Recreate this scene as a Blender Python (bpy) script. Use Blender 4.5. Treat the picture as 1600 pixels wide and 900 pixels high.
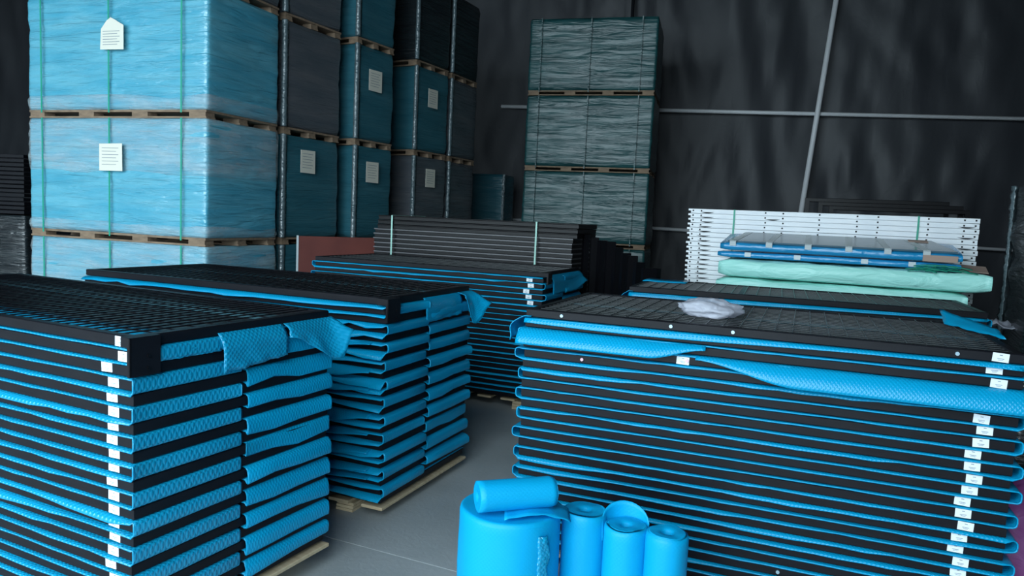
import bpy, bmesh, math, random
from mathutils import Vector, Matrix, noise
random.seed(7)
for o in list(bpy.data.objects): bpy.data.objects.remove(o)
SC = bpy.context.scene
COL = SC.collection

# ------------------------------------------------------------------ camera, daylight, exposure
F_PX, PITCH, ROLL, CAM_H = 1150.0, 0.093, 0.046, 1.5
fw = Vector((0, math.cos(PITCH), -math.sin(PITCH))); rt = Vector((1, 0, 0)); up = rt.cross(fw)
rt2 = rt * math.cos(ROLL) + up * math.sin(ROLL); up2 = -rt * math.sin(ROLL) + up * math.cos(ROLL)
cd = bpy.data.cameras.new('camera'); cam = bpy.data.objects.new('camera', cd); COL.objects.link(cam)
cd.sensor_width = 36.0; cd.lens = 36.0 * F_PX / 1600.0; cd.clip_start = 0.05
M = Matrix((rt2, up2, -fw)).transposed().to_4x4(); M.translation = Vector((0, 0, CAM_H)); cam.matrix_world = M
SC.camera = cam

W_ = bpy.data.worlds.new('overcast_sky'); SC.world = W_; W_.use_nodes = True
bg = W_.node_tree.nodes['Background']; bg.inputs[0].default_value = (0.74, 0.91, 1.0, 1); bg.inputs[1].default_value = 1.0
OPEN_X0, OPEN_X1, OPEN_Z, OPEN_Y = -12.5, 0.3, 6.4, -1.4           # the open warehouse gate behind the camera
ld = bpy.data.lights.new('gate_daylight', 'AREA'); ld.shape = 'RECTANGLE'; ld.size = OPEN_X1 - OPEN_X0; ld.size_y = OPEN_Z
ld.cycles.is_portal = True
lo = bpy.data.objects.new('gate_daylight', ld); COL.objects.link(lo)
lo.location = ((OPEN_X0 + OPEN_X1) / 2, OPEN_Y, OPEN_Z / 2); lo.rotation_euler = (math.radians(90), 0, 0)
SC.view_settings.view_transform = 'Standard'; SC.view_settings.look = 'None'; SC.view_settings.gamma = 1.0
SC.view_settings.use_curve_mapping = False
SC.view_settings.exposure = 2.68
SC.cycles.use_denoising = True
SC.cycles.max_bounces = 6; SC.cycles.transparent_max_bounces = 12
SC.cycles.sample_clamp_indirect = 4.0

# ------------------------------------------------------------------ materials
def mat(name, col, rough=0.5, metal=0.0, spec=0.5, bump=None, var=None, transl=0.0, alpha=1.0, coat=0.0, ior=1.5, patchy=False):
    """bump = (kind, scale xyz, strength, distance); var = (scale xyz, second colour, low, high)"""
    m = bpy.data.materials.new(name); m.use_nodes = True
    nt = m.node_tree; N = nt.nodes; L = nt.links
    b = N['Principled BSDF']; out = N['Material Output']
    b.inputs['Base Color'].default_value = (*col, 1); b.inputs['Roughness'].default_value = rough
    b.inputs['Metallic'].default_value = metal; b.inputs['Specular IOR Level'].default_value = spec
    b.inputs['IOR'].default_value = ior
    b.inputs['Coat Weight'].default_value = coat; b.inputs['Coat Roughness'].default_value = 0.15
    tc = N.new('ShaderNodeTexCoord')
    def mapped(src, sc, rot=(0, 0, 0)):
        mp = N.new('ShaderNodeMapping'); mp.inputs['Scale'].default_value = sc; mp.inputs['Rotation'].default_value = rot
        L.new(tc.outputs[src], mp.inputs[0]); return mp.outputs[0]
    if var:
        t = N.new('ShaderNodeTexNoise'); t.inputs['Scale'].default_value = 1; t.inputs['Detail'].default_value = 5
        L.new(mapped('Object', var[0]), t.inputs['Vector'])
        r = N.new('ShaderNodeMapRange'); r.inputs[1].default_value = var[2]; r.inputs[2].default_value = var[3]
        L.new(t.outputs[0], r.inputs[0])
        x = N.new('ShaderNodeMix'); x.data_type = 'RGBA'
        x.inputs['A'].default_value = (*col, 1); x.inputs['B'].default_value = (*var[1], 1)
        L.new(r.outputs[0], x.inputs['Factor']); L.new(x.outputs['Result'], b.inputs['Base Color'])
    if bump:
        kind, sc, st, dist = bump
        bp = N.new('ShaderNodeBump'); bp.inputs['Strength'].default_value = st; bp.inputs['Distance'].default_value = dist
        if kind == 'noise':
            t = N.new('ShaderNodeTexNoise'); t.inputs['Scale'].default_value = 1; t.inputs['Detail'].default_value = 4
            t.inputs['Distortion'].default_value = 1.1
            L.new(mapped('Object', sc), t.inputs['Vector']); L.new(t.outputs[0], bp.inputs['Height'])
        else:
            t = N.new('ShaderNodeTexVoronoi'); t.voronoi_dimensions = '2D'; t.inputs['Scale'].default_value = 1
            t.inputs['Randomness'].default_value = 0.0
            L.new(mapped('UV', sc, (0, 0, math.radians(45))), t.inputs['Vector'])
            r = N.new('ShaderNodeMapRange'); r.interpolation_type = 'SMOOTHSTEP'
            r.inputs[1].default_value = 0.15; r.inputs[2].default_value = 0.55; r.inputs[3].default_value = 1; r.inputs[4].default_value = 0
            L.new(t.outputs['Distance'], r.inputs[0])
            n2 = N.new('ShaderNodeTexNoise'); n2.inputs['Scale'].default_value = 9.0; n2.inputs['Detail'].default_value = 3
            L.new(tc.outputs['Object'], n2.inputs['Vector'])
            a = N.new('ShaderNodeMath'); a.operation = 'MULTIPLY_ADD'; a.inputs[1].default_value = 2.2
            L.new(n2.outputs[0], a.inputs[0]); L.new(r.outputs[0], a.inputs[2]); L.new(a.outputs[0], bp.inputs['Height'])
        L.new(bp.outputs[0], b.inputs['Normal'])
    sh = b.outputs[0]
    if transl:
        tr = N.new('ShaderNodeBsdfTranslucent'); tr.inputs[0].default_value = (*col, 1)
        mx = N.new('ShaderNodeMixShader'); mx.inputs[0].default_value = transl
        L.new(sh, mx.inputs[1]); L.new(tr.outputs[0], mx.inputs[2]); sh = mx.outputs[0]
    if alpha < 1:
        tp = N.new('ShaderNodeBsdfTransparent'); mx = N.new('ShaderNodeMixShader'); mx.inputs[0].default_value = alpha
        if patchy:
            t = N.new('ShaderNodeTexNoise'); t.inputs['Scale'].default_value = 1; t.inputs['Detail'].default_value = 5
            L.new(mapped('Object', (2.2, 2.2, 9)), t.inputs['Vector'])
            r = N.new('ShaderNodeMapRange'); r.inputs[1].default_value = .3; r.inputs[2].default_value = .72; r.inputs[3].default_value = alpha * .25; r.inputs[4].default_value = alpha * 1.9
            L.new(t.outputs[0], r.inputs[0]); L.new(r.outputs[0], mx.inputs[0])
        L.new(tp.outputs[0], mx.inputs[1]); L.new(sh, mx.inputs[2]); sh = mx.outputs[0]
    L.new(sh, out.inputs[0])
    return m

BLACK = mat('black_powder_coat', (0.0050, 0.0054, 0.0085), 0.45, spec=0.24, var=((9, 9, 40), (0.008, 0.0085, 0.0125), 0.4, 0.8))
BLACKB = mat('black_steel_section', (0.0045, 0.0045, 0.006), 0.38, spec=0.25)
SHADE = mat('painted_grid_shade', (0.016, 0.021, 0.024), 0.35, spec=0.45)  # dark colour that paints the shade below the grids
SHEEN = mat('sheet_painted_sheen', (0.07, 0.17, 0.21), 0.3, spec=0.5)  # blue film greyed, its sheen put into the colour
WIRE = mat('wire_painted_glint', (0.05, 0.056, 0.06), 0.3, spec=0.5)  # black wire lightened, the glint painted into its base colour
LIP = mat('lit_steel_edge', (0.10, 0.10, 0.11), 0.35, spec=0.5)  # lighter grey that paints the light caught along the channel edges
WHITE = mat('white_powder_coat', (0.92, 0.95, 0.98), 0.4, var=((6, 6, 30), (0.78, 0.83, 0.88), 0.4, 0.8))
HOLE = mat('dark_hole', (0.01, 0.01, 0.012), 0.8)
BLUE = mat('blue_bubble_wrap', (0.003, 0.43, 0.76), 0.27, spec=0.5, bump=('bubble', (95, 95, 95), 0.22, 0.005), transl=0.22)
BUBBLE = mat('blue_bubble_side_out', (0.006, 0.40, 0.70), 0.24, spec=0.6, ior=1.7, bump=('bubble', (72, 72, 72), 0.45, 0.003), transl=0.22)
ROLLB = mat('blue_bubble_roll', (0.002, 0.46, 0.84), 0.45, spec=0.3, bump=('bubble', (95, 95, 95), 0.07, 0.003), transl=0.2)
PINE = mat('pale_pine', (0.62, 0.50, 0.33), 0.7, var=((4, 40, 40), (0.45, 0.33, 0.2), 0.35, 0.75))
PALLET = mat('brown_pallet_wood', (0.30, 0.21, 0.14), 0.8, var=((4, 30, 30), (0.16, 0.11, 0.075), 0.35, 0.75))
STICK = mat('white_sticker', (0.85, 0.9, 0.93), 0.5)
INK = mat('grey_ink', (0.2, 0.25, 0.3), 0.6)
PAPER = mat('cream_paper', (0.80, 0.78, 0.68), 0.7)
GREEN = mat('green_strap', (0.02, 0.36, 0.24), 0.4)
PALEGREEN = mat('pale_green_strap', (0.38, 0.66, 0.58), 0.45)
BOLT = mat('zinc_bolt', (0.45, 0.62, 0.72), 0.35, metal=0.5)
PLUG = mat('pink_plug', (0.85, 0.55, 0.62), 0.5)
RUST = mat('rust_brown_board', (0.17, 0.045, 0.035), 0.6, var=((3, 3, 3), (0.12, 0.032, 0.027), 0.35, 0.7))
CLEAR = mat('clear_plastic', (0.82, 0.84, 0.95), 0.25, spec=0.6, bump=('noise', (16, 16, 16), 0.6, 0.02), alpha=0.72, transl=0.3)
HAZE = mat('stretch_film', (0.74, 0.86, 0.90), 0.2, spec=0.6, ior=1.7, bump=('noise', (2.5, 2.5, 38), 0.9, 0.03), alpha=0.24, patchy=True)
TEAL = mat('mint_foam_wrap', (0.46, 0.97, 0.88), 0.33, spec=0.5, bump=('noise', (5, 16, 16), 0.8, 0.02), transl=0.1)
BLUEW = mat('blue_wrap_film', (0.015, 0.27, 0.56), 0.2, spec=0.7, bump=('noise', (7, 25, 25), 0.5, 0.012))
GREYTOP = mat('grey_panel_film', (0.065, 0.13, 0.17), 0.22, spec=0.6, bump=('noise', (5, 5, 5), 0.15, 0.01))
TAPE = mat('white_tape', (0.55, 0.62, 0.64), 0.35)
CARD = mat('brown_card', (0.42, 0.30, 0.25), 0.8)
PURPLE = mat('purple_sack', (0.24, 0.06, 0.22), 0.5, bump=('noise', (9, 9, 9), 0.5, 0.02))
TARP = mat('charcoal_tarpaulin', (0.052, 0.056, 0.064), 0.5, spec=0.4, bump=('noise', (5, 5, 3), 0.25, 0.02), var=((.6, .6, .5), (0.036, 0.039, 0.047), 0.35, 0.7))
POLE = mat('galvanised_pole', (0.85, 0.87, 0.9), 0.4, metal=0.0)
DARKWALL = mat('dark_cladding', (0.008, 0.009, 0.012), 0.8, spec=0.2)
YARD = mat('yard_concrete', (0.42, 0.43, 0.43), 0.85)
def load_mat(name, c1, c2, rough=0.25, wr=(2.2, 2.2, 26), st=0.6, spec=0.6):
    return mat(name, c1, rough, spec=spec, ior=1.75, bump=('noise', wr, st, 0.035), var=((1.5, 1.5, 9), c2, 0.35, 0.7))
RUFF = mat('bunched_clear_film', (0.12, 0.17, 0.19), 0.18, spec=0.8, ior=1.8, bump=('noise', (9, 9, 40), 0.6, 0.02))
L_BLUE = load_mat('blue_film_over_goods', (0.08, 0.41, 0.58), (0.17, 0.52, 0.66), wr=(2.0, 2.0, 19), st=1.0)
L_DBLUE = load_mat('teal_film_over_goods', (0.026, 0.13, 0.175), (0.045, 0.165, 0.21))
L_GREY = load_mat('smoky_film_over_goods', (0.085, 0.10, 0.118), (0.13, 0.135, 0.15))
L_BLACK = load_mat('clear_film_over_black_goods', (0.012, 0.016, 0.02), (0.025, 0.035, 0.04), st=0.9)
L_TEAL = load_mat('green_film_over_goods', (0.008, 0.055, 0.060), (0.018, 0.105, 0.11), rough=0.36, wr=(1.3, 1.3, 13), st=0.75, spec=0.4)

def floor_mat():
    m = mat('warehouse_concrete', (0.33, 0.36, 0.37), 0.6, spec=0.35, bump=('noise', (25, 25, 25), 0.15, 0.01), var=((1.6, 1.6, 1.6), (0.42, 0.45, 0.46), 0.35, 0.68))
    return m
CONC = floor_mat()

# ------------------------------------------------------------------ helpers
def obj(name, me, m=None, parent=None, loc=None, rz=0.0):
    o = bpy.data.objects.new(name, me); COL.objects.link(o)
    if m is not None and me is not None and not me.materials: me.materials.append(m)
    if parent is not None: o.parent = parent
    if loc is not None: o.location = loc
    if rz: o.rotation_euler = (0, 0, rz)
    return o
def tag(o, label, cat, group=None):
    o['label'] = label; o['category'] = cat
    if group: o['group'] = group
    return o
def thing(name, label, cat, loc=(0, 0, 0), rz=0.0, group=None):
    return tag(obj(name, None, loc=loc, rz=rz), label, cat, group)
def struct(name, me, m, loc=(0, 0, 0), rz=0.0, parent=None):
    o = obj(name, me, m, parent, loc, rz)
    if parent is None: o['kind'] = 'structure'
    return o
class MB:
    """collects vertices, faces and uvs, then makes one mesh"""
    def __init__(s): s.v = []; s.f = []; s.uv = {}
    def box(s, x0, x1, y0, y1, z0, z1, c=0.0):
        if c <= 0:
            i = len(s.v); s.v += [(x, y, z) for z in (z0, z1) for x, y in ((x0, y0), (x1, y0), (x1, y1), (x0, y1))]
            s.f += [tuple(i + k for k in q) for q in ((3, 2, 1, 0), (4, 5, 6, 7), (0, 1, 5, 4), (1, 2, 6, 5), (2, 3, 7, 6), (3, 0, 4, 7))]
        else:
            i = len(s.v)
            for z, d in ((z0, c), (z0 + c, 0), (z1 - c, 0), (z1, c)):
                s.v += [(x0 + d, y0 + d, z), (x1 - d, y0 + d, z), (x1 - d, y1 - d, z), (x0 + d, y1 - d, z)]
            s.f += [(i + 3, i + 2, i + 1, i), (i + 12, i + 13, i + 14, i + 15)]
            for r in range(3):
                for k in range(4):
                    a = i + r * 4 + k; b = i + r * 4 + (k + 1) % 4
                    s.f.append((a, b, b + 4, a + 4))
        return s
    def frame(s, W, D, h, w, c=0.003):
        """mitred rectangular ring of a chamfered rail section"""
        prof = [(0, c), (0, h - c), (c, h), (w - c, h), (w, h - c), (w, c), (w - c, 0), (c, 0)]
        i = len(s.v); n = len(prof)
        for k in range(4):
            for d, z in prof:
                s.v.append(((d, d, z), (W - d, d, z), (W - d, D - d, z), (d, D - d, z))[k])
        for k in range(4):
            for j in range(n):
                a = i + k * n + j; b = i + k * n + (j + 1) % n; c2 = i + ((k + 1) % 4) * n + (j + 1) % n; d2 = i + ((k + 1) % 4) * n + j
                s.f.append((a, d2, c2, b))
        return s
    def tube(s, p, q, r, n=8):
        p = Vector(p); q = Vector(q); d = (q - p).normalized()
        a = d.orthogonal().normalized(); b = d.cross(a); i = len(s.v)
        for c in (p, q):
            for k in range(n):
                t = 2 * math.pi * k / n; s.v.append(tuple(c + a * r * math.cos(t) + b * r * math.sin(t)))
        for k in range(n):
            s.f.append((i + k, i + (k + 1) % n, i + n + (k + 1) % n, i + n + k))
        s.f.append(tuple(i + k for k in reversed(range(n)))); s.f.append(tuple(i + n + k for k in range(n)))
        return s
    def grid(s, pts, uvs=None):
        nr = len(pts); nc = len(pts[0]); i = len(s.v)
        for r in range(nr):
            for c in range(nc):
                s.v.append(tuple(pts[r][c]))
                if uvs: s.uv[i + r * nc + c] = uvs[r][c]
        for r in range(nr - 1):
            for c in range(nc - 1):
                a = i + r * nc + c; s.f.append((a, a + 1, a + nc + 1, a + nc))
        return s
    def mesh(s, name, smooth=False):
        me = bpy.data.meshes.new(name); me.from_pydata(s.v, [], s.f)
        if s.uv:
            l = me.uv_layers.new(name='UVMap'); me_l = me.loops
            for lp in me_l: l.data[lp.index].uv = s.uv.get(lp.vertex_index, (0, 0))
        if smooth: me.polygons.foreach_set('use_smooth', [True] * len(me.polygons))
        me.update(); return me
def solid(o, t):
    m = o.modifiers.new('thickness', 'SOLIDIFY'); m.thickness = t; m.offset = 0; return o
def nz(x, y=0.0, z=0.0): return noise.noise((x, y, z))
ORD = ['top', 'second', 'third', 'fourth', 'fifth', 'sixth', 'seventh', 'eighth', 'ninth', 'tenth', 'eleventh', 'twelfth', 'thirteenth',
       'fourteenth', 'fifteenth', 'sixteenth', 'seventeenth', 'eighteenth', 'nineteenth', 'twentieth']
ORD += ['twenty-' + a for a in ['first', 'second', 'third', 'fourth', 'fifth', 'sixth', 'seventh', 'eighth', 'ninth']] + ['thirtieth']
ORD += ['thirty-' + a for a in ['first', 'second', 'third', 'fourth', 'fifth', 'sixth', 'seventh', 'eighth', 'ninth']] + ['fortieth']
ORD += ['forty-' + a for a in ['first', 'second', 'third', 'fourth', 'fifth', 'sixth', 'seventh', 'eighth', 'ninth']]

# ------------------------------------------------------------------ the warehouse shell
mb = MB()                                                            # floor slab on both sides of a saw-cut joint
A0, A1 = Vector((-0.84, 3.294)), Vector((-0.195, 3.006)); jd = (A1 - A0).normalized(); jn = Vector((-jd.y, jd.x))
def jp(s, w, z): p = A0 + jd * s + jn * w; return (p.x, p.y, z)
for w0, w1, z0, z1 in ((-25, -.004, 0, 0), (-.004, -.003, 0, -.008), (-.003, .003, -.008, -.008), (.003, .004, -.008, 0), (.004, 25, 0, 0)):
    i = len(mb.v); mb.v += [jp(-25, w0, z0), jp(25, w0, z0), jp(25, w1, z1), jp(-25, w1, z1)]; mb.f.append((i, i + 1, i + 2, i + 3))
struct('floor', mb.mesh('floor'), CONC)
WY, WO = -0.25, Vector((2.55, 13.35))                                # back wall: a point on it and its turn
we = Vector((math.cos(WY), math.sin(WY))); wn = Vector((-math.sin(WY), math.cos(WY)))
rows = []
for j in range(71):
    z = j * 0.1; row = []
    for i in range(291):
        s = -19.5 + i * 0.1
        d = 0.12 * nz(s * .9, z * .22, 1.3) + 0.08 * nz(s * 2.6 + z * .5, z * .35, 7) + 0.045 * nz(s * 5 - z * .8, z * .8, 3) + .05 * abs(nz(s * 1.3 + .6 * z, z * .6, 9))
        d *= 0.45 + 0.55 * min(1, abs(z - 3.56) / 0.9)
        p = WO + we * s + wn * (0.14 - d); row.append((p.x, p.y, z))
    rows.append(row)
struct('wall_back', MB().grid(rows).mesh('wall_back', True), TARP)
def onwall(s, z, out=0.0): p = WO + we * s - wn * out; return (p.x, p.y, z)
struct('trim_1', MB().tube(onwall(-3, 3.6), onwall(6.5, 3.45), 0.035).mesh('trim_1', True), POLE)
struct('trim_2', MB().tube(onwall(-3, 1.5), onwall(6.5, 1.36), 0.03).mesh('trim_2', True), POLE)
struct('trim_3', MB().tube(onwall(2.28, 0, .06), onwall(2.83, 7, .06), 0.045).mesh('trim_3', True), POLE)
struct('trim_4', MB().tube(onwall(-.65, 0, .02), onwall(-.65, 7, .02), 0.03).mesh('trim_4', True), DARKWALL)
struct('trim_5', MB().tube(onwall(-12.6, 1.9, .3), onwall(-12.6, 7, .3), 0.03).mesh('trim_5', True), POLE)
XL, XR = -16.5, 10.5
struct('wall_left', MB().box(XL - .2, XL, OPEN_Y, 18.5, 0, 7).mesh('wall_left'), DARKWALL)
struct('wall_right', MB().box(XR, XR + .2, OPEN_Y, 14, 0, 7).mesh('wall_right'), DARKWALL)
struct('ceiling', MB().box(XL, XR, OPEN_Y, 19, 7, 7.15).mesh('ceiling'), DARKWALL)
mb = MB().box(XL, OPEN_X0, OPEN_Y - .2, OPEN_Y, 0, 7).box(OPEN_X1, XR, OPEN_Y - .2, OPEN_Y, 0, 7).box(OPEN_X0, OPEN_X1, OPEN_Y - .2, OPEN_Y, OPEN_Z, 7)
struct('wall_front', mb.mesh('wall_front'), DARKWALL)

# ------------------------------------------------------------------ stacks of framed mesh panels between sheets of bubble wrap
class Stack:
    def __init__(s, x, y, yaw, ref, W, D, zt, n, base, name, key):
        s.yaw = yaw; s.W = W; s.D = D; s.zt = zt; s.n = n; s.base = base; s.key = key; s.name = name
        s.e = Vector((math.cos(yaw), math.sin(yaw))); s.v = Vector((-math.sin(yaw), math.cos(yaw)))
        s.o = Vector((x, y)) - s.e * (W if ref else 0)               # front left corner
        s.t = (zt - base) / n; s.gap = 0.0095; s.h = s.t - s.gap
    def pos(s, u, v, z): p = s.o + s.e * u + s.v * v; return (p.x, p.y, z)
    def zgap(s, g): return s.zt - (g + 1) * s.t + s.gap / 2           # middle of the gap under panel g
    def ztop(s, k): return s.zt - k * s.t
WIRES = {}
def wire_mesh(W, D, cu, cv, r, z, rail):
    mb = MB(); nu = max(2, round((W - 2 * rail) / cu)); nv = max(2, round((D - 2 * rail) / cv))
    for i in range(1, nu):
        u = rail + (W - 2 * rail) * i / nu; mb.box(u - r, u + r, rail * .6, D - rail * .6, z - r, z + r)
    for j in range(1, nv):
        v = rail + (D - 2 * rail) * j / nv; mb.box(rail * .6, W - rail * .6, v - r, v + r, z - 3 * r, z - r)
    return mb.mesh('wire_grid')
def sticker_mesh(w=0.05, h=0.031):
    return MB().box(0, w, -.0012, 0, 0, h).mesh('sticker')
def ink_mesh(w=0.05, h=0.031):
    mb = MB().box(w * .42, w * .6, -.0016, -.0012, h * .72, h * .80).box(w * .3, w * .72, -.0016, -.0012, h * .34, h * .40).box(w * .36, w * .66, -.0016, -.0012, h * .2, h * .25)
    return mb.mesh('printed_line')
STICK_ME, INK_ME = sticker_mesh(), ink_mesh()
def sticker(parent, u, z, tilt=0.0):
    a = obj('sticker', STICK_ME, STICK, parent, (u, 0, z)); a.rotation_euler = (0, tilt, 0); a['label'] = 'white printed sticker'
    obj('printed_line', INK_ME, INK, a)
def panels(S, what, material, cu, cv, r, sticks=None, rail=0.034, jitter=0.004, from_k=0, name='mesh_panel', grid_m=None):
    fr = MB().frame(S.W, S.D, S.h, rail)
    fr = fr.mesh('panel_frame')
    wm = wire_mesh(S.W, S.D, cu, cv, r, S.h - r, rail)
    out = []
    for k in range(from_k, S.n):
        ju = random.uniform(-jitter, jitter); jv = random.uniform(-jitter, jitter)
        t = thing(name, f'{ORD[k]} {what} {"of" if k == 0 else "down in"} {S.name}', 'panel', S.pos(ju, jv, S.ztop(k) - S.h), S.yaw + random.uniform(-.001, .001), 'panels in ' + S.key)
        obj('frame', fr, material, t)
        if k < 2:
            w = obj('wire_grid', wm, grid_m or material, t); w['kind'] = 'stuff'
        if sticks:
            st = sticks(k)
            if st is not None:
                for u in st: sticker(t, u, S.h * .5 - .0155 + random.uniform(-.002, .002), random.uniform(-.06, .06))
        out.append(t)
    return out
def strip(S, v0, v1, phase, prot0, prot1, droop, bulge, name, label, seed, wob=0.0, gaps=None, m=None):
    """one sheet of bubble wrap folded back and forth between the panels"""
    G = gaps or (S.n - 1); path = []; L = 0.0
    nu = 22
    for g in range(G):
        z = S.zgap(g); right = (g + phase) % 2 == 0
        for i in range(nu):
            a = i / (nu - 1); u = S.W * (a if right else 1 - a)
            path.append((u, z, L + S.W * a, 0, g, 0))
        L += S.W
        if g < G - 1:
            z2 = S.zgap(g + 1); sg = 1 if right else -1; u0 = S.W if right else 0
            bl = bulge * random.uniform(.7, 1.5); sw = random.uniform(.95, 1.25) if wob else 1.0
            for i in range(1, 8):
                a = math.pi * i / 8
                cz = math.copysign(abs(math.cos(a)) ** .6, math.cos(a)) * sw; cu = math.sin(a) ** .5
                path.append((u0 + sg * bl * cu, (z + z2) / 2 + (z - z2) / 2 * cz, L + S.t * i / 8, cu, g, sg))
            L += S.t
    vs = [v0 - prot0, v0 - prot0 * .55, v0 + .004, v0 + (v1 - v0) * .3, v0 + (v1 - v0) * .6, v1 - .004, v1 + prot1 * .6, v1 + prot1]
    dr = [1.0, .35, 0, 0, 0, 0, .35 if prot1 > .01 else 0, 1.0 if prot1 > .01 else 0]
    gf = [random.uniform(.25, 1.25) for _ in range(G)]
    pts = []; uvs = []
    for u, z, l, w, g, sg in path:
        rp = []; ru = []
        for v, d in zip(vs, dr):
            dz = 0.0
            if w == 0:
                f = max(0.1, .55 + 1.1 * nz(u * 2.3, g * 3.1, seed) + .5 * nz(u * 9, g * 1.7, seed + 4))
                dz = -droop * d * f * gf[g]
                vv = v - (prot0 * (.5 * nz(u * 5, g * 2.3, seed + 9) * d - .45 * (1 - min(1, gf[g]))) if v < v0 else 0)
            else:
                vv = v if v >= v0 else v0 + (v - v0) * .6
                dz = wob * w * nz(v * 4.5, g * 5.3, seed + 2) - (wob * .5 * w if wob else 0)
                u2 = nz(v * 7, g * 3.3, seed + 5) * .006 * w
                u = u + sg * u2
            rp.append((u, vv, z + dz)); ru.append((l, v))
        pts.append(rp); uvs.append(ru)
    me = MB().grid(pts, uvs).mesh('bubble_wrap', True)
    o = obj('bubble_wrap', me, m or BLUE, None, S.pos(0, 0, 0), S.yaw); solid(o, .0045)
    tag(o, label, 'bubble wrap', 'bubble wrap sheets between the panels')
    return o
def flap_end(S, parent, v0, v1, z, drop, out, seed, label=None, flare=0.0, side=1, n=24, m=10, mt=None):
    """loose end of a sheet hanging over the right end of the stack; drop(a) is its length at a = 0..1 across"""
    pts = []; uvs = []; u0 = S.W if side > 0 else 0
    for i in range(n + 1):
        a = i / n; v = v0 + (v1 - v0) * a; row = []; ru = []
        row.append((u0 - side * .03, v, z)); ru.append((0, v)); dd = drop(a) * (1 + .05 * nz(a * 15, seed))
        for j in range(m + 1):
            b = j / m
            uu = u0 + side * (out * math.sin(min(1, b * 2.2) * math.pi / 2) + flare * b * b * a + .010 * nz(a * 5, b * 3, seed) * b)
            row.append((uu, v + (flare * .6 * b * b * a), z - dd * b)); ru.append((dd * b + .03, v))
        pts.append(row); uvs.append(ru)
    o = obj('hanging_flap', MB().grid(pts, uvs).mesh('hanging_flap', True), mt or BLUE, parent); solid(o, .003)
    if label: o['label'] = label
    return o
def flap_front(S, parent, u0, u1, z, drop, out, seed, label=None, n=48, m=8):
    pts = []; uvs = []
    for i in range(n + 1):
        a = i / n; u = u0 + (u1 - u0) * a; row = [(u, .03, z)]; ru = [(0, u)]; dd = drop(a); oo = out(a)
        for j in range(m + 1):
            b = j / m
            row.append((u, -oo * math.sin(b * math.pi * .5) - .004 + .002 * nz(u * 8, b, seed), z - dd * b ** 1.3)); ru.append((dd * b + .03, u))
        pts.append(row); uvs.append(ru)
    o = obj('hanging_fold', MB().grid(pts, uvs).mesh('hanging_fold', True), BLUE, parent); solid(o, .003)
    if label: o['label'] = label
    return o
def smooth(a, b, x): t = max(0, min(1, (x - a) / (b - a))); return t * t * (3 - 2 * t)
def base_pallet(S, name_label, blocks, plank_w=.09, mat_=PINE):
    """thin plywood pallet: long runners with layered blocks under a deck of boards"""
    t = thing('wooden_pallet', name_label, 'pallet', S.pos(0, 0, 0), S.yaw, 'pallets under the panel stacks')
    z1 = S.base - .004; nb = 11; plank_w = .12
    for i in range(nb):
        u = -.012 + (S.W + .03 - plank_w) * i / (nb - 1)
        obj('deck_board', MB().box(u, u + plank_w, -.01, S.D + .01, z1 - .016, z1, .002).mesh('deck_board'), mat_, t)
    for i, u in enumerate(blocks):
        for lay in range(3):
            h = (z1 - .017) / 3
            obj('runner_layer', MB().box(u, u + .10, .0 + .004 * lay, S.D - .02, lay * h + .0005, (lay + 1) * h - .0005, .001).mesh('runner_layer'), mat_, t)
    return t

# A: the stack with the stickered corner and the big bubble flap
A = Stack(-1.141, 2.204, -.452, 1, 2.1, .898, 1.092, 22, .10, 'the stack with the wide torn bubble flap', 'the stack with the wide torn bubble flap')
def stA(k): return [A.W - .05 - (.015 if k == 0 else .0 if k == 1 else .075 if k == 2 else .055 + .006 * math.sin(k * 2.1)) - .012]
pa = panels(A, 'black mesh panel', BLACK, .05, .085, .0021, stA)
nb_ = strip(A, 0, A.D * .475, 0, .012, 0, .014, .006, 'bubble_wrap', 'blue bubble wrap folded over the stickered corner of the torn flap stack', 11, m=BUBBLE)
fb_ = strip(A, A.D * .505, A.D, 1, 0, .012, .010, .009, 'bubble_wrap', 'blue bubble wrap on the half of that stack carrying the wide torn flap', 12, wob=.04)
def corner_leg(t, S, depth, w=.085, out=.013, pr=.016):
    a = S.W + out
    mb = MB().box(a, a + .005, -pr - .005, w, -depth, S.h, .001).box(a - .009, a + .005, -pr - .005, -pr, -depth, S.h, .001)
    mb.box(S.W - .002, a + .001, 0, w, .004, S.h, .001).box(S.W - .03, a + .001, -pr - .001, .002, .004, S.h, .001)
    o = obj('corner_leg', mb.mesh('corner_leg'), BLACK, t)
    for q in (.3, .75):
        b = obj('bolt', MB().tube((a + .005, w * .5, -depth * q), (a + .009, w * .5, -depth * q), .006, 8).mesh('bolt'), BLACKB, o)
corner_leg(pa[0], A, A.t * 1.9)
flap_end(A, fb_, A.D * .36, A.D * .70, A.zgap(0) + .012, lambda a: .135 - .02 * a, .030, 3, 'square bubbled flap hanging loose', mt=BUBBLE)
flap_end(A, fb_, A.D * .71, A.D * 1.02, A.zgap(0) + .012, lambda a: .05 + .11 * smooth(.0, .8, a) - .11 * smooth(.82, 1, a), .03, 5, 'torn pointed flap', flare=.06, mt=BUBBLE)
flap_end(A, fb_, A.D * .10, A.D * .37, A.zgap(0), lambda a: .048, .006, 8, mt=BUBBLE)
base_pallet(A, 'pale wooden pallet under the stack with the wide torn bubble flap', [.1, 1.0, 1.9])
# dark strip added to stand in for the shade under each top grid
def shade_strips(t, S, bands):
    for v0, v1 in bands:
        obj('shade_strip', MB().box(.03, S.W - .03, S.D * v0, S.D * v1, S.h - .026, S.h - .024).mesh('shade_strip'), SHADE, t)
shade_strips(pa[0], A, ((.21, .69), (.88, .96)))

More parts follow.
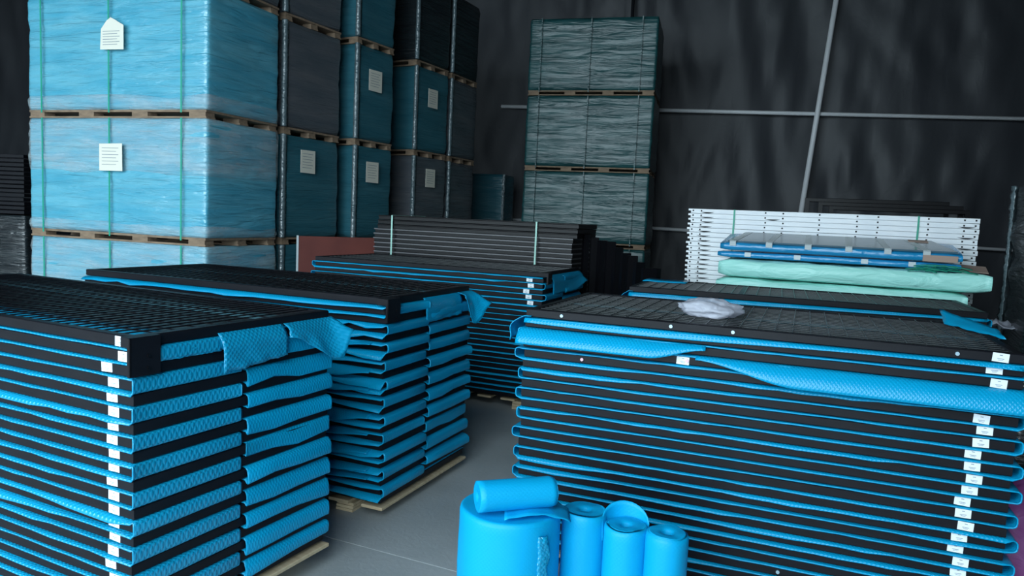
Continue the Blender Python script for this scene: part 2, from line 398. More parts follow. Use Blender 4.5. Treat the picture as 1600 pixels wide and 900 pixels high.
def band(parent, S, bands, m=None, dz=.022):
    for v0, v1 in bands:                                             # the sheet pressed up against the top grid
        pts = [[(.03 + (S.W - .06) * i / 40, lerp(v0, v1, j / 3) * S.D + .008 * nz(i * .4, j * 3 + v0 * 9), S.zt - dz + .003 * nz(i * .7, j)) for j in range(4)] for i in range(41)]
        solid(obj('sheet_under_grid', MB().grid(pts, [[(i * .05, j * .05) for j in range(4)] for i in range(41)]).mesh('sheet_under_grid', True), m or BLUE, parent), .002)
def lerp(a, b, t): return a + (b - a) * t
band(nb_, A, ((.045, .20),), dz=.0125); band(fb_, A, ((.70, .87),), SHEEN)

# B: the looped stack on plywood blocks
B = Stack(-.600, 3.505, -.394, 1, 2.06, .90, 1.095, 23, .066, 'the stack with looped wrap on plywood blocks', 'the stack with looped wrap on plywood blocks')
pb = panels(B, 'black mesh panel', BLACK, .05, .085, .0021)
nb_ = strip(B, 0, B.D * .43, 0, .030, 0, .034, .020, 'bubble_wrap', 'blue bubble wrap folded in open loops at the plywood-blocked stack corner', 21)
fb_ = strip(B, B.D * .46, B.D, 1, 0, .012, .010, .020, 'bubble_wrap', 'blue bubble wrap on the far half of the stack on plywood blocks', 22, wob=.018)
corner_leg(pb[0], B, B.t * 1.75, .07, .032, .036)
flap_end(B, fb_, B.D * .40, B.D * .86, B.zgap(0) + .012, lambda a: .13 - .01 * a, .022, 13, 'flat flap hanging loose')
flap_end(B, fb_, B.D * .84, B.D * 1.04, B.zgap(0) + .012, lambda a: .15 * smooth(0, .35, a) * (1 - .75 * smooth(.45, 1, a)) + .03, .05, 15, 'torn pointed flap', flare=.07)
flap_end(B, fb_, B.D * .13, B.D * .42, B.zgap(0), lambda a: .045, .006, 18)
# the front edges of the sheet hang as thick folds near that corner
for k, (g, a0, dp) in enumerate(((4, .62, .03), (7, .6, .05), (9, .55, .035), (12, .58, .055), (14, .6, .03), (16, .5, .035), (18, .6, .03), (19, .55, .02))):
    flap_front(B, nb_, B.W * a0, B.W * .97, B.zgap(g), lambda a, d=dp: d * (.55 + .45 * math.sin(a * math.pi)) * (1 - .55 * smooth(.75, 1, a)), lambda a: .035, 30 + k)
base_pallet(B, 'plywood pallet under the stack with looped wrap', [.1, .95, 1.80])
shade_strips(pb[0], B, ((.05, .62), (.83, .97))); band(fb_, B, ((.64, .82),), SHEEN)

# C: the stack in front of the strapped black beams
Cst = Stack(.236, 5.659, -.385, 1, 2.13, .93, 1.10, 23, .085, 'the stack in front of the strapped black channels', 'the stack in front of the strapped black channels')
def stC(k): return [Cst.W - .16 - (0.0 if k < 1 else -.02 * (k % 3))] if k in (1, 2, 3, 4, 5) else None
pc = panels(Cst, 'black mesh panel', BLACK, .075, .06, .0018, stC, grid_m=WIRE)
nb_ = strip(Cst, 0, Cst.D * .45, 1, .012, 0, .012, .03, 'bubble_wrap', 'blue bubble wrap along the stickered side of the stack before the black channels', 31)
fb_ = strip(Cst, Cst.D * .48, Cst.D, 0, 0, .01, .01, .03, 'bubble_wrap', 'blue bubble wrap bunched out behind the stack before the black channels', 32, wob=.02)
corner_leg(pc[0], Cst, Cst.t * 1.2, .07, .046, .014)
flap_end(Cst, fb_, Cst.D * .18, Cst.D * 1.02, Cst.zgap(0) + .012, lambda a: .15 - .07 * smooth(.6, 1, a), .03, 33, 'bunched flap hanging loose', flare=.05)
base_pallet(Cst, 'pallet with one pale block showing under the stack before black channels', [.1, 1.0, 1.92])
shade_strips(pc[0], Cst, ((.03, .97),))

# E: the stack under the clear bag
Est = Stack(.064, 3.156, -.376, 0, 1.825, .947, 1.119, 24, .07, 'the stack under the clear bag', 'the stack under the clear bag')
def stE(k):
    if k == 3: return [Est.W * .36]
    return [Est.W - (.10 if k < 3 else .105 + .004 * min(k, 14)) - .012 * math.sin(k * 1.7)]
pe = panels(Est, 'black mesh panel', BLACK, .065, .055, .0015, stE, grid_m=WIRE)
nb_ = strip(Est, 0, Est.D * .47, 0, .011, 0, .011, .026, 'bubble_wrap', 'blue bubble wrap edging the stickered front of the stack under the clear bag', 41)
fb_ = strip(Est, Est.D * .5, Est.D, 1, 0, .01, .01, .02, 'bubble_wrap', 'blue bubble wrap on the rear half of the stack under the clear bag', 42, wob=.01)
flap_front(Est, nb_, -.02, Est.W * .42, Est.zgap(1), lambda a: .062 * (1 - .75 * smooth(.72, 1, a)), lambda a: .055 * (1 - .6 * smooth(.7, 1, a)), 43, 'broad sagging fold')
flap_front(Est, nb_, Est.W * .40, Est.W + .02, Est.zgap(2), lambda a: .012 + .062 * smooth(0, .35, a), lambda a: .015 + .04 * smooth(0, .3, a), 44, 'broad sagging fold')
flap_front(Est, nb_, 0, Est.W, Est.zgap(0), lambda a: .018 + .008 * math.sin(a * 6), lambda a: .012, 46)
flap_end(Est, nb_, -.02, .22, Est.zgap(0) + .01, lambda a: .11 - .05 * a, .06, 45, 'triangular corner flap', side=-1)
for u, k in ((.16, 0), (.62, 0), (.86, 0), (1.62, 0)):
    obj('bolt', MB().tube((u, -.006, Est.h * .5), (u, 0, Est.h * .5), .007, 10).mesh('bolt'), BOLT, pe[k])['label'] = 'bare zinc bolt'
for u, k in ((.26, 3), (.26, 4), (.70, 3)):
    obj('plug', MB().tube((u, -.007, Est.h * .5), (u, 0, Est.h * .5), .007, 10).mesh('plug'), PLUG, pe[k])['label'] = 'pale pink plug'
obj('bolt', MB().tube((1.1, -.006, .5 * Est.h), (1.1, 0, .5 * Est.h), .007, 10).mesh('bolt'), BOLT, pe[21])
obj('cross_bar', MB().box(Est.W * .455, Est.W * .475, .03, Est.D - .03, Est.h - .022, Est.h - .004).mesh('cross_bar'), BLACK, pe[0])
shade_strips(pe[0], Est, ((.04, .5), (.66, .96))); band(fb_, Est, ((.53, .64),), SHEEN)
base_pallet(Est, 'wooden pallet under the stack with the clear bag', [.08, .86, 1.64])
# torn end of film standing up over its far corner
pts = [[(Est.W - .13 + .15 * a + .006 * nz(a * 4, b * 3), Est.D * (.80 - .42 * a) + .16 * b, Est.zt + .008 + .05 * b * (1 - .6 * a) + .006 * nz(a * 6, b * 5, 4)) for b in (0, .25, .5, .75, 1)] for a in [i / 12 for i in range(13)]]
solid(obj('hanging_flap', MB().grid(pts, [[(.3 * i / 12, .05 * j) for j in range(5)] for i in range(13)]).mesh('hanging_flap', True), BLUE, fb_), .003)['label'] = 'loose tongue over the top corner'

# F: the stack behind the bag stack
Fst = Stack(.768, 4.807, -.344, 0, 2.03, .80, 1.10, 23, .07, 'the stack between the bag stack and the teal packs', 'the stack between the bag stack and the teal packs')
pf = panels(Fst, 'black mesh panel', BLACK, .075, .06, .0018, grid_m=WIRE)
nb_ = strip(Fst, 0, Fst.D * .47, 0, .011, 0, .014, .03, 'bubble_wrap', 'blue bubble wrap along the front of the stack before the teal packs', 51, gaps=8)
fb_ = strip(Fst, Fst.D * .5, Fst.D, 1, 0, .01, .01, .02, 'bubble_wrap', 'blue bubble wrap with a tab on top of the stack before teal packs', 52, gaps=8)
flap_end(Fst, nb_, -.02, .25, Fst.zgap(0) + .01, lambda a: .10 - .05 * a, .05, 53, 'triangular corner flap', side=-1)
flap_front(Fst, nb_, 0, Fst.W, Fst.zgap(0), lambda a: .03 - .02 * a, lambda a: .012, 54)
pts = [[(.0 + .30 * a, Fst.D * (.62 + .38 * b) + .01 * a, Fst.zt + .004 + .004 * nz(a * 4, b * 3)) for b in (0, .5, 1)] for a in [i / 8 for i in range(9)]]
solid(obj('hanging_flap', MB().grid(pts, [[(.04 * i, .1 * j) for j in range(3)] for i in range(9)]).mesh('hanging_flap', True), BLUE, fb_), .003)['label'] = 'flat tab lying on the corner'
obj('cross_bar', MB().box(Fst.W * .335, Fst.W * .35, .03, Fst.D - .03, Fst.h - .022, Fst.h - .004).mesh('cross_bar'), BLACK, pf[0])
shade_strips(pf[0], Fst, ((.04, .96),))
base_pallet(Fst, 'wooden pallet under the stack before the teal packs', [.08, .96, 1.84])

# D: strapped stack of black channels
Dst = Stack(.545, 6.64, -.388, 1, 2.09, .62, 1.485, 33, .0, 'the strapped black bundle', 'the strapped black bundle')
def channels():
    S = Dst; S.h = S.t - .002
    def prof(lip):                                                   # a shallow tray, its rolled lip coloured lighter as if catching light
        mb = MB().box(0, S.W, .012, S.D - .012, 0, S.h - .006, .002)
        if not lip: mb.box(0, S.W, 0, S.D, S.h - .012, S.h, .004)
        return mb.mesh('channel')
    m1, m2 = prof(False), prof(True); lipm = MB().box(-.006, S.W + .006, -.002, S.D + .002, S.h - .013, S.h, .0015).mesh('rolled_edge')
    for k in range(S.n):
        sh = (.03 if k < 3 else -.025) + random.uniform(-.006, .006); top = k < 3
        o = obj('steel_channel', m1 if top else m2, BLACKB, None, S.pos(sh, (-.03 if top else 0), S.ztop(k) - S.h), S.yaw)
        if not top: obj('rolled_edge', lipm, LIP, o)
        tag(o, f'{ORD[k]} long black steel channel {"of" if k == 0 else "down in"} {S.name}', 'channel', 'channels in the strapped black bundle')
    for u, nm in ((.19, 'near its brown board end'), (1.72, 'near its upright posts end')):
        mb = MB().box(u, u + .016, -.036, -.033, .9, S.zt + .004).box(u, u + .016, -.036, S.D + .006, S.zt + .001, S.zt + .004).box(u, u + .016, S.D + .003, S.D + .006, .9, S.zt + .004)
        tag(obj('packing_strap', mb.mesh('packing_strap'), PALEGREEN, None, S.pos(0, 0, 0), S.yaw), 'pale green strap round the black channel bundle ' + nm, 'strap', 'straps on the black channels')
channels()

# G: stack of white drilled panels
Gst = Stack(3.502, 5.584, -.423, 1, 2.16, .88, 1.665, 41, .0, 'the white panel stack', 'the white panel stack')
def whites():
    S = Gst; S.h = S.t - .003
    fr = MB().frame(S.W, S.D, S.h, .05, .002)
    fr.box(-.022, .01, .004, .05, S.h * .55, S.h, .001)
    fr = fr.mesh('white_frame')
    hm = MB()
    for u in (.02, .09, .62, .76, 1.04, 1.32, 1.47, 1.82, 2.06, 2.135):
        hm.box(u - .006, u + .006, -.0012, .003, S.h * .42, S.h * .75)
    hm = hm.mesh('bolt_hole')
    sl = MB(); n = 12
    for i in range(n): 
        a0, a1 = i / n, (i + 1) / n; f0, f1 = math.sin(a0 * math.pi) * .010, math.sin(a1 * math.pi) * .010
        j = len(sl.v); sl.v += [(a0 * .12, -.0012, .004 - f0), (a1 * .12, -.0012, .004 - f1), (a1 * .12, -.0012, .004), (a0 * .12, -.0012, .004)]; sl.f.append((j, j + 1, j + 2, j + 3))
    sl = sl.mesh('slot')
    for k in range(S.n):
        t = thing('white_panel', f'{ORD[k]} white drilled steel panel {"of" if k == 0 else "down in"} {S.name}', 'panel', S.pos(random.uniform(-.006, .006), random.uniform(-.003, .003), S.ztop(k) - S.h), S.yaw, 'panels in the white stack')
        obj('frame', fr, WHITE, t)
        if k < 16:
            h = obj('bolt_holes', hm, HOLE, t); h['kind'] = 'stuff'
            obj('slot', sl, HOLE, t, (random.choice((.06, .07, .08)), 0, S.h * .2))
            if k % 3 == 1: obj('slot', sl, HOLE, t, (random.choice((.62, 1.34)), 0, S.h * .2))
            if k % 2: obj('slot', sl, HOLE, t, (2.02, 0, S.h * .2))
    for u, nm in ((.36, 'nearer the mesh frame end'), (1.745, 'nearer the leaning black frames')):
        mb = MB().box(u, u + .014, -.006, -.003, .9, S.zt + .004).box(u, u + .014, -.006, S.D + .006, S.zt + .001, S.zt + .004).box(u, u + .014, S.D + .003, S.D + .006, .9, S.zt + .004)
        lab = 'green strap round the white panels above the grey-topped pack corner' if u < 1 else 'green strap round the white panels above the green strap offcuts'
        tag(obj('packing_strap', mb.mesh('packing_strap'), GREEN, None, S.pos(0, 0, 0), S.yaw), lab, 'strap', 'straps on the white panels')
whites()

# ------------------------------------------------------------------ wrapped pallet loads
def lerp(a, b, t): return a + (b - a) * t
def quad_pt(q, u, v):
    a = q[0].lerp(q[1], u); b = q[3].lerp(q[2], u); return a.lerp(b, v)
def wrapped_body(q, z0, z1, amp, seed, res, flare=0.0, out=0.0, wz=9.0):
    """soft wrapped block on a quad footprint, rounded corners, film wrinkles; res = cells per metre"""
    per = []
    r = .04
    for k in range(4):
        p0, p1, p2 = q[(k - 1) % 4], q[k], q[(k + 1) % 4]
        d0 = (p0 - p1).normalized(); d1 = (p2 - p1).normalized()
        for t in (0, .25, .5, .75, 1):
            a = p1 + d0 * r * (1 - t) ** 2 + d1 * r * t ** 2; per.append(a)
        n = max(2, int((p2 - p1).length * res))
        for i in range(1, n):
            t = i / n; per.append((p1 + d1 * r).lerp(p2 - d1 * r, t))
    c = sum(q, Vector((0, 0))) / 4; nzv = max(3, int((z1 - z0) * res * 1.6)); rows = []
    lens = [0.0]
    for i in range(1, len(per) + 1): lens.append(lens[-1] + (per[i % len(per)] - per[i - 1]).length)
    for j in range(nzv + 1):
        z = lerp(z0, z1, j / nzv); row = []
        for i in range(len(per) + 1):
            p = per[i % len(per)]; pr = per[(i - 1) % len(per)]; nx = per[(i + 1) % len(per)]
            tdir = (nx - pr).normalized(); nrm = Vector((tdir.y, -tdir.x))
            s = lens[i] if i < len(per) else 0.0
            d = amp * (nz(s * 1.6, z * wz, seed) + .6 * nz(s * 3 + z * 4, z * wz * 1.8, seed + 5) + .8 * nz(s * 1.1 + z, z * 2.2, seed + 9)) + out
            if j in (0, nzv): d -= .012
            pp = p + nrm * d; row.append((pp.x, pp.y, z))
        rows.append(row)
    mb = MB().grid(rows); nn = len(per) + 1
    for base, rev in ((0, True), (nzv * nn, False)):
        idx = [base + i for i in range(nn - 1)]; mb.f.append(tuple(reversed(idx)) if rev else tuple(idx))
    return mb.mesh('wrapped_goods', True)
def quad(x, y, yaw, W, D, skew=0.0):
    """front right corner, footprint running left by W and back by D"""
    e = Vector((math.cos(yaw), math.sin(yaw))); v = Vector((-math.sin(yaw + skew), math.cos(yaw + skew))); p = Vector((x, y))
    return [p - e * W, p, p + v * D, p - e * W + v * D]                # front left, front right, back right, back left
def pallet_parts(root, q, z0, h):
    pb_ = MB()
    def bar(u0, u1, v0, v1, za, zb):
        i = len(pb_.v); cs = [quad_pt(q, u0, v0), quad_pt(q, u1, v0), quad_pt(q, u1, v1), quad_pt(q, u0, v1)]
        pb_.v += [(c.x, c.y, z) for z in (za, zb) for c in cs]
        pb_.f += [tuple(i + k for k in f) for f in ((3, 2, 1, 0), (4, 5, 6, 7), (0, 1, 5, 4), (1, 2, 6, 5), (2, 3, 7, 6), (3, 0, 4, 7))]
    bar(.005, .995, .005, .995, z0 + h - .02, z0 + h)
    deck = obj('pallet_deck', pb_.mesh('pallet_deck'), PALLET, root)
    def piece(name, *a):
        nonlocal pb_
        pb_ = MB(); bar(*a); obj(name, pb_.mesh(name), PALLET, deck)
    for v0, v1 in ((.005, .12), (.44, .56), (.88, .995)): piece('bottom_board', .005, .995, v0, v1, z0 + .001, z0 + .016)
    for u0 in (.01, .3, .6, .905):
        for v0, v1 in ((.008, .12), (.44, .56), (.88, .99)): piece('block', u0, u0 + .085, v0, v1, z0 + .016, z0 + h - .02)
LOADS = []
def load(q, z0, z1, m, label, group, res=9, amp=.010, seed=1, straps=0, paper=None, film=(), pal=.075, strap_m=None, ruffle=False):
    root = thing('wrapped_pallet_load', label, 'pallet load', (0, 0, 0), 0, group)
    c = sum(q, Vector((0, 0))) / 4; root.location = (c.x, c.y, z0); q = [p - c for p in q]; zz = z1 - z0
    pallet_parts(root, q, 0, pal)
    body = obj('wrapped_goods', wrapped_body(q, pal + .002, zz - .004, amp, seed, res), m, root)
    for (a, b, o_) in film:
        obj('stretch_film', wrapped_body(q, lerp(pal, zz, a), lerp(pal, zz, b), amp * 1.2, seed + 31, res, out=o_, wz=14), HAZE, root)
    e = (q[1] - q[0]); el = e.length; e = e / el; nf = Vector((e.y, -e.x))
    for s in range(straps):
        u = (.10, .49, .88)[s] if straps == 3 else (.12, .5, .8)[s]
        pts = []
        for j in range(25):
            z = lerp(pal * .6, zz, j / 24); p = q[0] + e * (el * u); d = amp * 2.2 + .006
            pts.append([(p.x + nf.x * d + e.x * w, p.y + nf.y * d + e.y * w, z) for w in (-.008, .008)])
        solid(obj('strap', MB().grid(pts).mesh('strap'), strap_m or GREEN, root), .003)
    for (face, u, zc, w, h, shape) in (paper or []):
        a, b = (q[0], q[1]) if face == 'front' else (q[1], q[2])
        dd = (b - a); l = dd.length; dd = dd / l; nn = Vector((dd.y, -dd.x)); p = a + dd * l * u + nn * (amp * 2.6 + .012 + (film[0][2] if film else 0))
        prof = [(-.5, -.5), (.5, -.52), (.5, .3), (.12, .5), (-.05, .58), (-.22, .47), (-.46, .2)] if shape else [(-.5, -.5), (.5, -.5), (.49, .5), (-.5, .48)]
        mb = MB(); mb.v = [(p.x + dd.x * w * x, p.y + dd.y * w * x, zc + h * y) for x, y in prof]; mb.f = [tuple(range(len(prof)))]
        pl = solid(obj('paper_label', mb.mesh('paper_label'), PAPER, root), .003); pl['label'] = 'cream printed paper'
        lm = MB()
        for r in range(6):
            y = .32 - r * .12 if not shape else .1 - r * .09
            pts = [(-.38, y), (.34 - .1 * (r % 2), y), (.34 - .1 * (r % 2), y + .018), (-.38, y + .018)]
            i = len(lm.v); lm.v += [(p.x + nn.x * .003 + dd.x * w * x, p.y + nn.y * .003 + dd.y * w * x, zc + h * yy) for x, yy in pts]; lm.f.append((i, i + 1, i + 2, i + 3))
        k = obj('printed_lines', lm.mesh('printed_lines'), INK, pl); k['kind'] = 'stuff'
    if ruffle:
        a = q[1]; dd = (q[2] - q[1]).normalized(); d2 = (q[1] - q[0]).normalized(); dg = (d2 - dd).normalized(); pts = []
        for r in range(91):
            z = lerp(pal, zz, r / 90); row = []
            for c in range(5):
                b = c / 4; k = .028 * math.sin(b * math.pi) * (.6 + .9 * abs(nz(z * 14, seed)) ) + .012 * nz(z * 40, b * 2, seed)
                p = a + dg * (.012 + k) + (dd - d2 * .0) * (.07 * (b - .35)) + d2 * (-.05 * max(0, .5 - b)); row.append((p.x, p.y, z))
            pts.append(row)
        solid(obj('film_ruffle', MB().grid(pts).mesh('film_ruffle', True), RUFF, root), .003)
    LOADS.append(root); return root
HL = 1.13
q1 = quad(-2.74, 6.55, -.315, 2.10, .98, -.03)
gr = 'blue wrapped pallet loads with green straps'
load(q1, 0, HL, L_BLUE, 'blue wrapped load at the foot of the green strapped tower', gr, 13, .009, 3, 3, film=((.0, 1, .008),))
load(q1, HL, 2 * HL, L_BLUE, 'blue wrapped load with a square cream paper and hazy film round its top half', gr, 13, .010, 5, 3, [('front', .51, .77, .27, .25, 0)], film=((.52, 1.0, .012), (0, .10, .012)))
load(q1, 2 * HL, 3 * HL, L_BLUE, 'blue wrapped load with a torn-topped cream paper, three green straps', gr, 13, .011, 7, 3, [('front', .52, .735, .27, .26, 1)], film=((0, .13, .012),))
load(q1, 3 * HL, 4 * HL, L_GREY, 'grey film-wrapped load topping the green strapped blue tower', 'grey wrapped loads in the long row', 8, .011, 9)
def column(x, y, yaw, W, D, mats, labels, papers, seed, group, ruffle=True):
    q = quad(x, y, yaw, W, D)
    for k in range(len(mats)):
        load(q, k * HL, (k + 1) * HL, mats[k], labels[k], group, 9, .013, seed + k * 3, 0, papers.get(k), ruffle=ruffle)
column(-2.39, 7.59, -.46, 1.35, .86, [L_DBLUE, L_DBLUE, L_GREY, L_GREY], 
       [f'{w} behind the green strapped blue tower' for w in ('dark teal wrapped load on the floor', 'dark teal wrapped load with a cream paper', 'brownish-grey film wrapped load without paper', 'topmost grey film wrapped load')],
       {1: [('side', .36, .875, .22, .24, 0)]}, 40, 'wrapped loads just behind the blue tower')
column(-1.85, 8.47, -.50, 1.5, .66, [L_DBLUE, L_DBLUE, L_DBLUE, L_DBLUE],
       [f'{w} load of the glossy teal tower above the brown board' for w in ('bottom', 'second', 'third', 'topmost')],
       {1: [('side', .38, .84, .22, .24, 0)], 2: [('side', .40, .755, .23, .24, 0)]}, 60, 'wrapped loads in the teal tower')
column(-1.33, 9.55, -.47, 1.5, .76, [L_BLACK, L_GREY, L_DBLUE, L_BLACK],
       [f'{w} load of the dark crinkled tower behind the strapped black bundle' for w in ('bottom', 'second', 'third', 'topmost')],
       {1: [('side', .42, .86, .22, .24, 0)], 2: [('side', .42, .76, .22, .24, 0)]}, 80, 'wrapped loads in the dark tower')
column(-.95, 10.33, -.42, 1.4, .76, [L_BLACK, L_GREY, L_GREY, L_BLACK],
       [f'{w} load of the last tower in the long row' for w in ('bottom', 'second', 'third', 'topmost')], {}, 100, 'wrapped loads in the last tower')
column(-.22, 12.7, -.30, .62, .6, [L_DBLUE, L_DBLUE], ['lower small teal load beside the tarpaulin wall', 'upper small teal load beside the tarpaulin wall'], {}, 120, 'small loads by the tarpaulin wall')
qj = quad(1.95, 10.95, -.26, 1.92, 1.1)
for k, w in enumerate(('bottom', 'second', 'third', 'top')):
    load(qj, k * HL, (k + 1) * HL + .0, L_TEAL, f'{w} green film-wrapped load of the lone four-high tower by the wall', 'wrapped loads in the lone tower', 12, .013, 140 + 5 * k, 3, strap_m=L_TEAL)
qr = quad(5.0, 3.95, -.40, 1.5, .85); qr = [Vector((3.2, 4.55)), Vector((4.6, 4.0)), Vector((5.0, 4.75)), Vector((3.57, 5.32))]
qr = [qr[2], qr[3], qr[0], qr[1]]
load(qr, 0, 1.9, L_BLACK, 'black film-wrapped load with bright wrinkles beside the white panels', 'black wrapped loads', 14, .022, 171, ruffle=True)
ql = quad(-5.28, 7.95, -.1, 1.6, 1.0)
load(ql, 0, 1.3, L_BLACK, 'black film-wrapped load left of the blue tower under black frames', 'black wrapped loads', 8, .012, 181)
Lst = Stack(-5.3, 7.97, -.1, 1, 1.6, .9, 1.95, 14, 1.302, 'the frames on the black wrapped load', 'the frames on the black wrapped load')
panels(Lst, 'black frame', BLACK, .1, .1, .003, name='black_frame')

# ------------------------------------------------------------------ teal and blue packs in front of the white panels
def soft_pack(L, D, H, seed, amp=.008, nx=40, ny=10, round_=.05):
    """long soft pack with rounded ends"""
    n = 20; rows = []
    for i in range(nx + 1):
        x = L * i / nx; k = min(1, min(i, nx - i) / 2.2); s = .72 + .28 * math.sin(k * math.pi / 2); row = []
        for j in range(n + 1):
            a = 2 * math.pi * j / n; cx, cy = math.cos(a), math.sin(a)
            ex = .28; y = math.copysign(abs(cx) ** ex, cx) * D / 2 * (1 - .03 * (1 - s)); z = math.copysign(abs(cy) ** ex, cy) * H / 2 * s
            w = amp * (nz(x * 3, a * 1.4, seed) + .6 * nz(x * 9, a * 3, seed + 3)) if 0 < j < n else amp * nz(x * 3, 0, seed)
            row.append((x, D / 2 + y * (1 + w / D), H / 2 + z + (w if cy > 0 else 0)))
        rows.append(row)
    mb = MB().grid(rows)
    mb.f.append(tuple(range(n))); mb.f.append(tuple(reversed([nx * (n + 1) + j for j in range(n)])))
    return mb.mesh('soft_pack', True)
PY = -.41; pe_ = Vector((math.cos(PY), math.sin(PY))); pv_ = Vector((-math.sin(PY), math.cos(PY))); P0 = Vector((1.56, 5.60))
def ppos(u, v, z): p = P0 + pe_ * u + pv_ * v; return (p.x, p.y, z)
zs = 0.0
names = ['lowest hidden', 'second lowest', 'third lowest', 'middle', 'fourth visible', 'third visible', 'second visible', 'uppermost']
for k in range(9):
    h = .1428; u0 = (.02, .02, 0, .03, .01, .02, .04, -.01, .0)[k]; l = (1.6, 1.6, 1.62, 1.6, 1.64, 1.62, 1.62, 1.66, 1.78)[k]
    o = obj('foam_pack', soft_pack(l, .72, h - .006, 200 + k, .012), TEAL, None, ppos(u0, 0, zs), PY)
    tag(o, {8: 'topmost long mint green wrapped pack, under the blue packs', 7: 'second mint green wrapped pack from the top', 6: 'third mint green wrapped pack from the top',
            5: 'fourth mint green wrapped pack from the top'}.get(k, f'{ {4: "fifth", 3: "sixth", 2: "seventh", 1: "eighth"}.get(k, "lowest") } mint green wrapped pack below the blue packs'), 'pack', 'mint green packs before the white panels')
    if k == 6:
        pts = [[(l - .03 + .40 * a, .0 + .3 * b + .03 * nz(a * 5, b * 4, k), h * .85 + .07 * nz(a * 7, b * 7, 3 + k) - .06 * a) for b in [j / 10 for j in range(11)]] for a in [i / 10 for i in range(11)]]
        solid(obj('loose_wrap', MB().grid(pts).mesh('loose_wrap', True), CLEAR, o), .003)['label'] = 'crumpled clear wrap end'
    zs += h
b2 = obj('blue_pack', soft_pack(1.62, .66, .05, 230, .005), BLUEW, None, ppos(-.02, .06, zs + .002), PY)
tag(b2, 'thin deep blue wrapped pack between the mint packs and the grey-topped pack', 'pack')
for u in (.2, .55, 1.0, 1.3): obj('tape', MB().box(u, u + .045, -.004, .0, .012, .045).mesh('tape'), TAPE, b2)
zs += .053
def grey_pack():
    t = thing('grey_topped_pack', 'blue film-wrapped pack with grey top and white tape bands', 'pack', ppos(.0, .03, zs), PY)
    t.rotation_euler = (math.radians(7), 0, PY)
    L, D, H = 1.60, .60, .075
    obj('wrapped_side', soft_pack(L, D, H - .012, 240, .005), BLUEW, t)
    mb = MB(); n = 6
    tp = [(.05, .03), (L - .03, .03), (L - .14, D - .02), (.12, D - .02)]
    mb.v = [(x, y, z) for z in (H - .012, H) for x, y in tp]; mb.f = [(3, 2, 1, 0), (4, 5, 6, 7), (0, 1, 5, 4), (1, 2, 6, 5), (2, 3, 7, 6), (3, 0, 4, 7)]
    obj('grey_top', mb.mesh('grey_top'), GREYTOP, t)['label'] = 'flat grey top seen through film'
    for i, u in enumerate((.07, .33, .60, .87, 1.12, 1.36)):
        dx = (.06, .03, -.02, .0, -.04, -.09)[i]
        m2 = MB(); m2.v = [(u + q_ * .045 + dx * s, .02 + (D - .05) * s, z) for z in (H, H + .002) for q_, s in ((0, 0), (1, 0), (1, 1), (0, 1))]
        m2.f = [(3, 2, 1, 0), (4, 5, 6, 7), (0, 1, 5, 4), (1, 2, 6, 5), (2, 3, 7, 6), (3, 0, 4, 7)]
        m2.box(u, u + .045, -.006, .02, H * .55, H)
        obj('tape_band', m2.mesh('tape_band'), TAPE, t)
    obj('card_corner', MB().box(1.36, 1.57, -.012, -.004, .005, .05, .002).mesh('card_corner'), CARD, t)['label'] = 'brown cardboard edge piece'
    obj('torn_card', MB().box(1.30, 1.43, D - .16, D - .06, H + .002, H + .006).mesh('torn_card'), CARD, t)
grey_pack()
# green strap offcuts lying on the mint pack, cardboard scrap by the white panels
for k in range(9):
    a = random.uniform(-.5, .5); l = random.uniform(.16, .34); pts = []
    for i in range(11):
        s = i / 10 - .5; x = 1.36 + k * .025 + s * l * math.cos(a); y = -.02 + (k % 3) * .02 + s * l * .4 * math.sin(a)
        z = .0 + .012 * k % .04 + .03 * math.sin((i / 10) * math.pi) * (.4 + .6 * random.random() * .3)
        pts.append([(x, y, z), (x + .003, y + .014, z + .006)])
    o = solid(obj('strap_offcut', MB().grid(pts).mesh('strap_offcut', True), GREEN, None, ppos(0, .0, zs - .07), PY), .002)
    tag(o, 'bright green strap offcut curling in the tangle on the mint pack', 'strap', 'green strap offcuts on the mint pack')
crd = obj('cardboard_scrap', MB().box(0, .19, 0, .16, 0, .006, .001).mesh('cardboard_scrap'), CARD, None, ppos(1.62, .35, zs - .06), PY)
crd.rotation_euler = (.25, .05, PY); tag(crd, 'small folded cardboard scrap at the end of the grey-topped pack', 'cardboard')

# ------------------------------------------------------------------ leaning frames, posts, board
def standing_frame(x, y, yaw, W, H, lean, label, r=.04):
    t = thing('standing_frame', label, 'frame', (x, y, 0), yaw, 'black frames leaning behind the white panels')
    t.rotation_euler = (-lean, 0, yaw)
    for nm, b in (('upright', (0, r, 0, H)), ('upright', (W - r, W, 0, H)), ('rail', (r, W - r, H - r, H)), ('rail', (r, W - r, H * .5, H * .5 + r)), ('rail', (r, W - r, 0, r))):
        obj(nm, MB().box(b[0], b[1], 0, r, b[2], b[3], .004).mesh(nm), BLACKB, t)
standing_frame(2.93, 7.52, -.33, 1.30, 1.86, .04, 'outer black frame leaning behind the white panels, at the pole')
standing_frame(3.02, 7.40, -.33, 1.28, 1.82, .04, 'middle black frame leaning behind the white panels')
standing_frame(3.08, 7.28, -.33, 1.22, 1.78, .04, 'inner black frame leaning behind the white panels')
POSTM = mat('black_post', (0.0035, 0.0035, 0.005), 0.4, spec=0.22)
posts = [(.66, 6.80, 1.39, .05), (.73, 6.70, 1.37, .07), (.79, 6.58, 1.35, .08), (.85, 6.48, 1.345, .08), (.90, 6.36, 1.30, .08), (.95, 6.24, 1.26, .08), (.99, 6.12, 1.245, .08), (1.03, 6.00, 1.20, .09), (1.09, 5.88, 1.16, .12), (1.20, 6.1, 1.15, .04)]
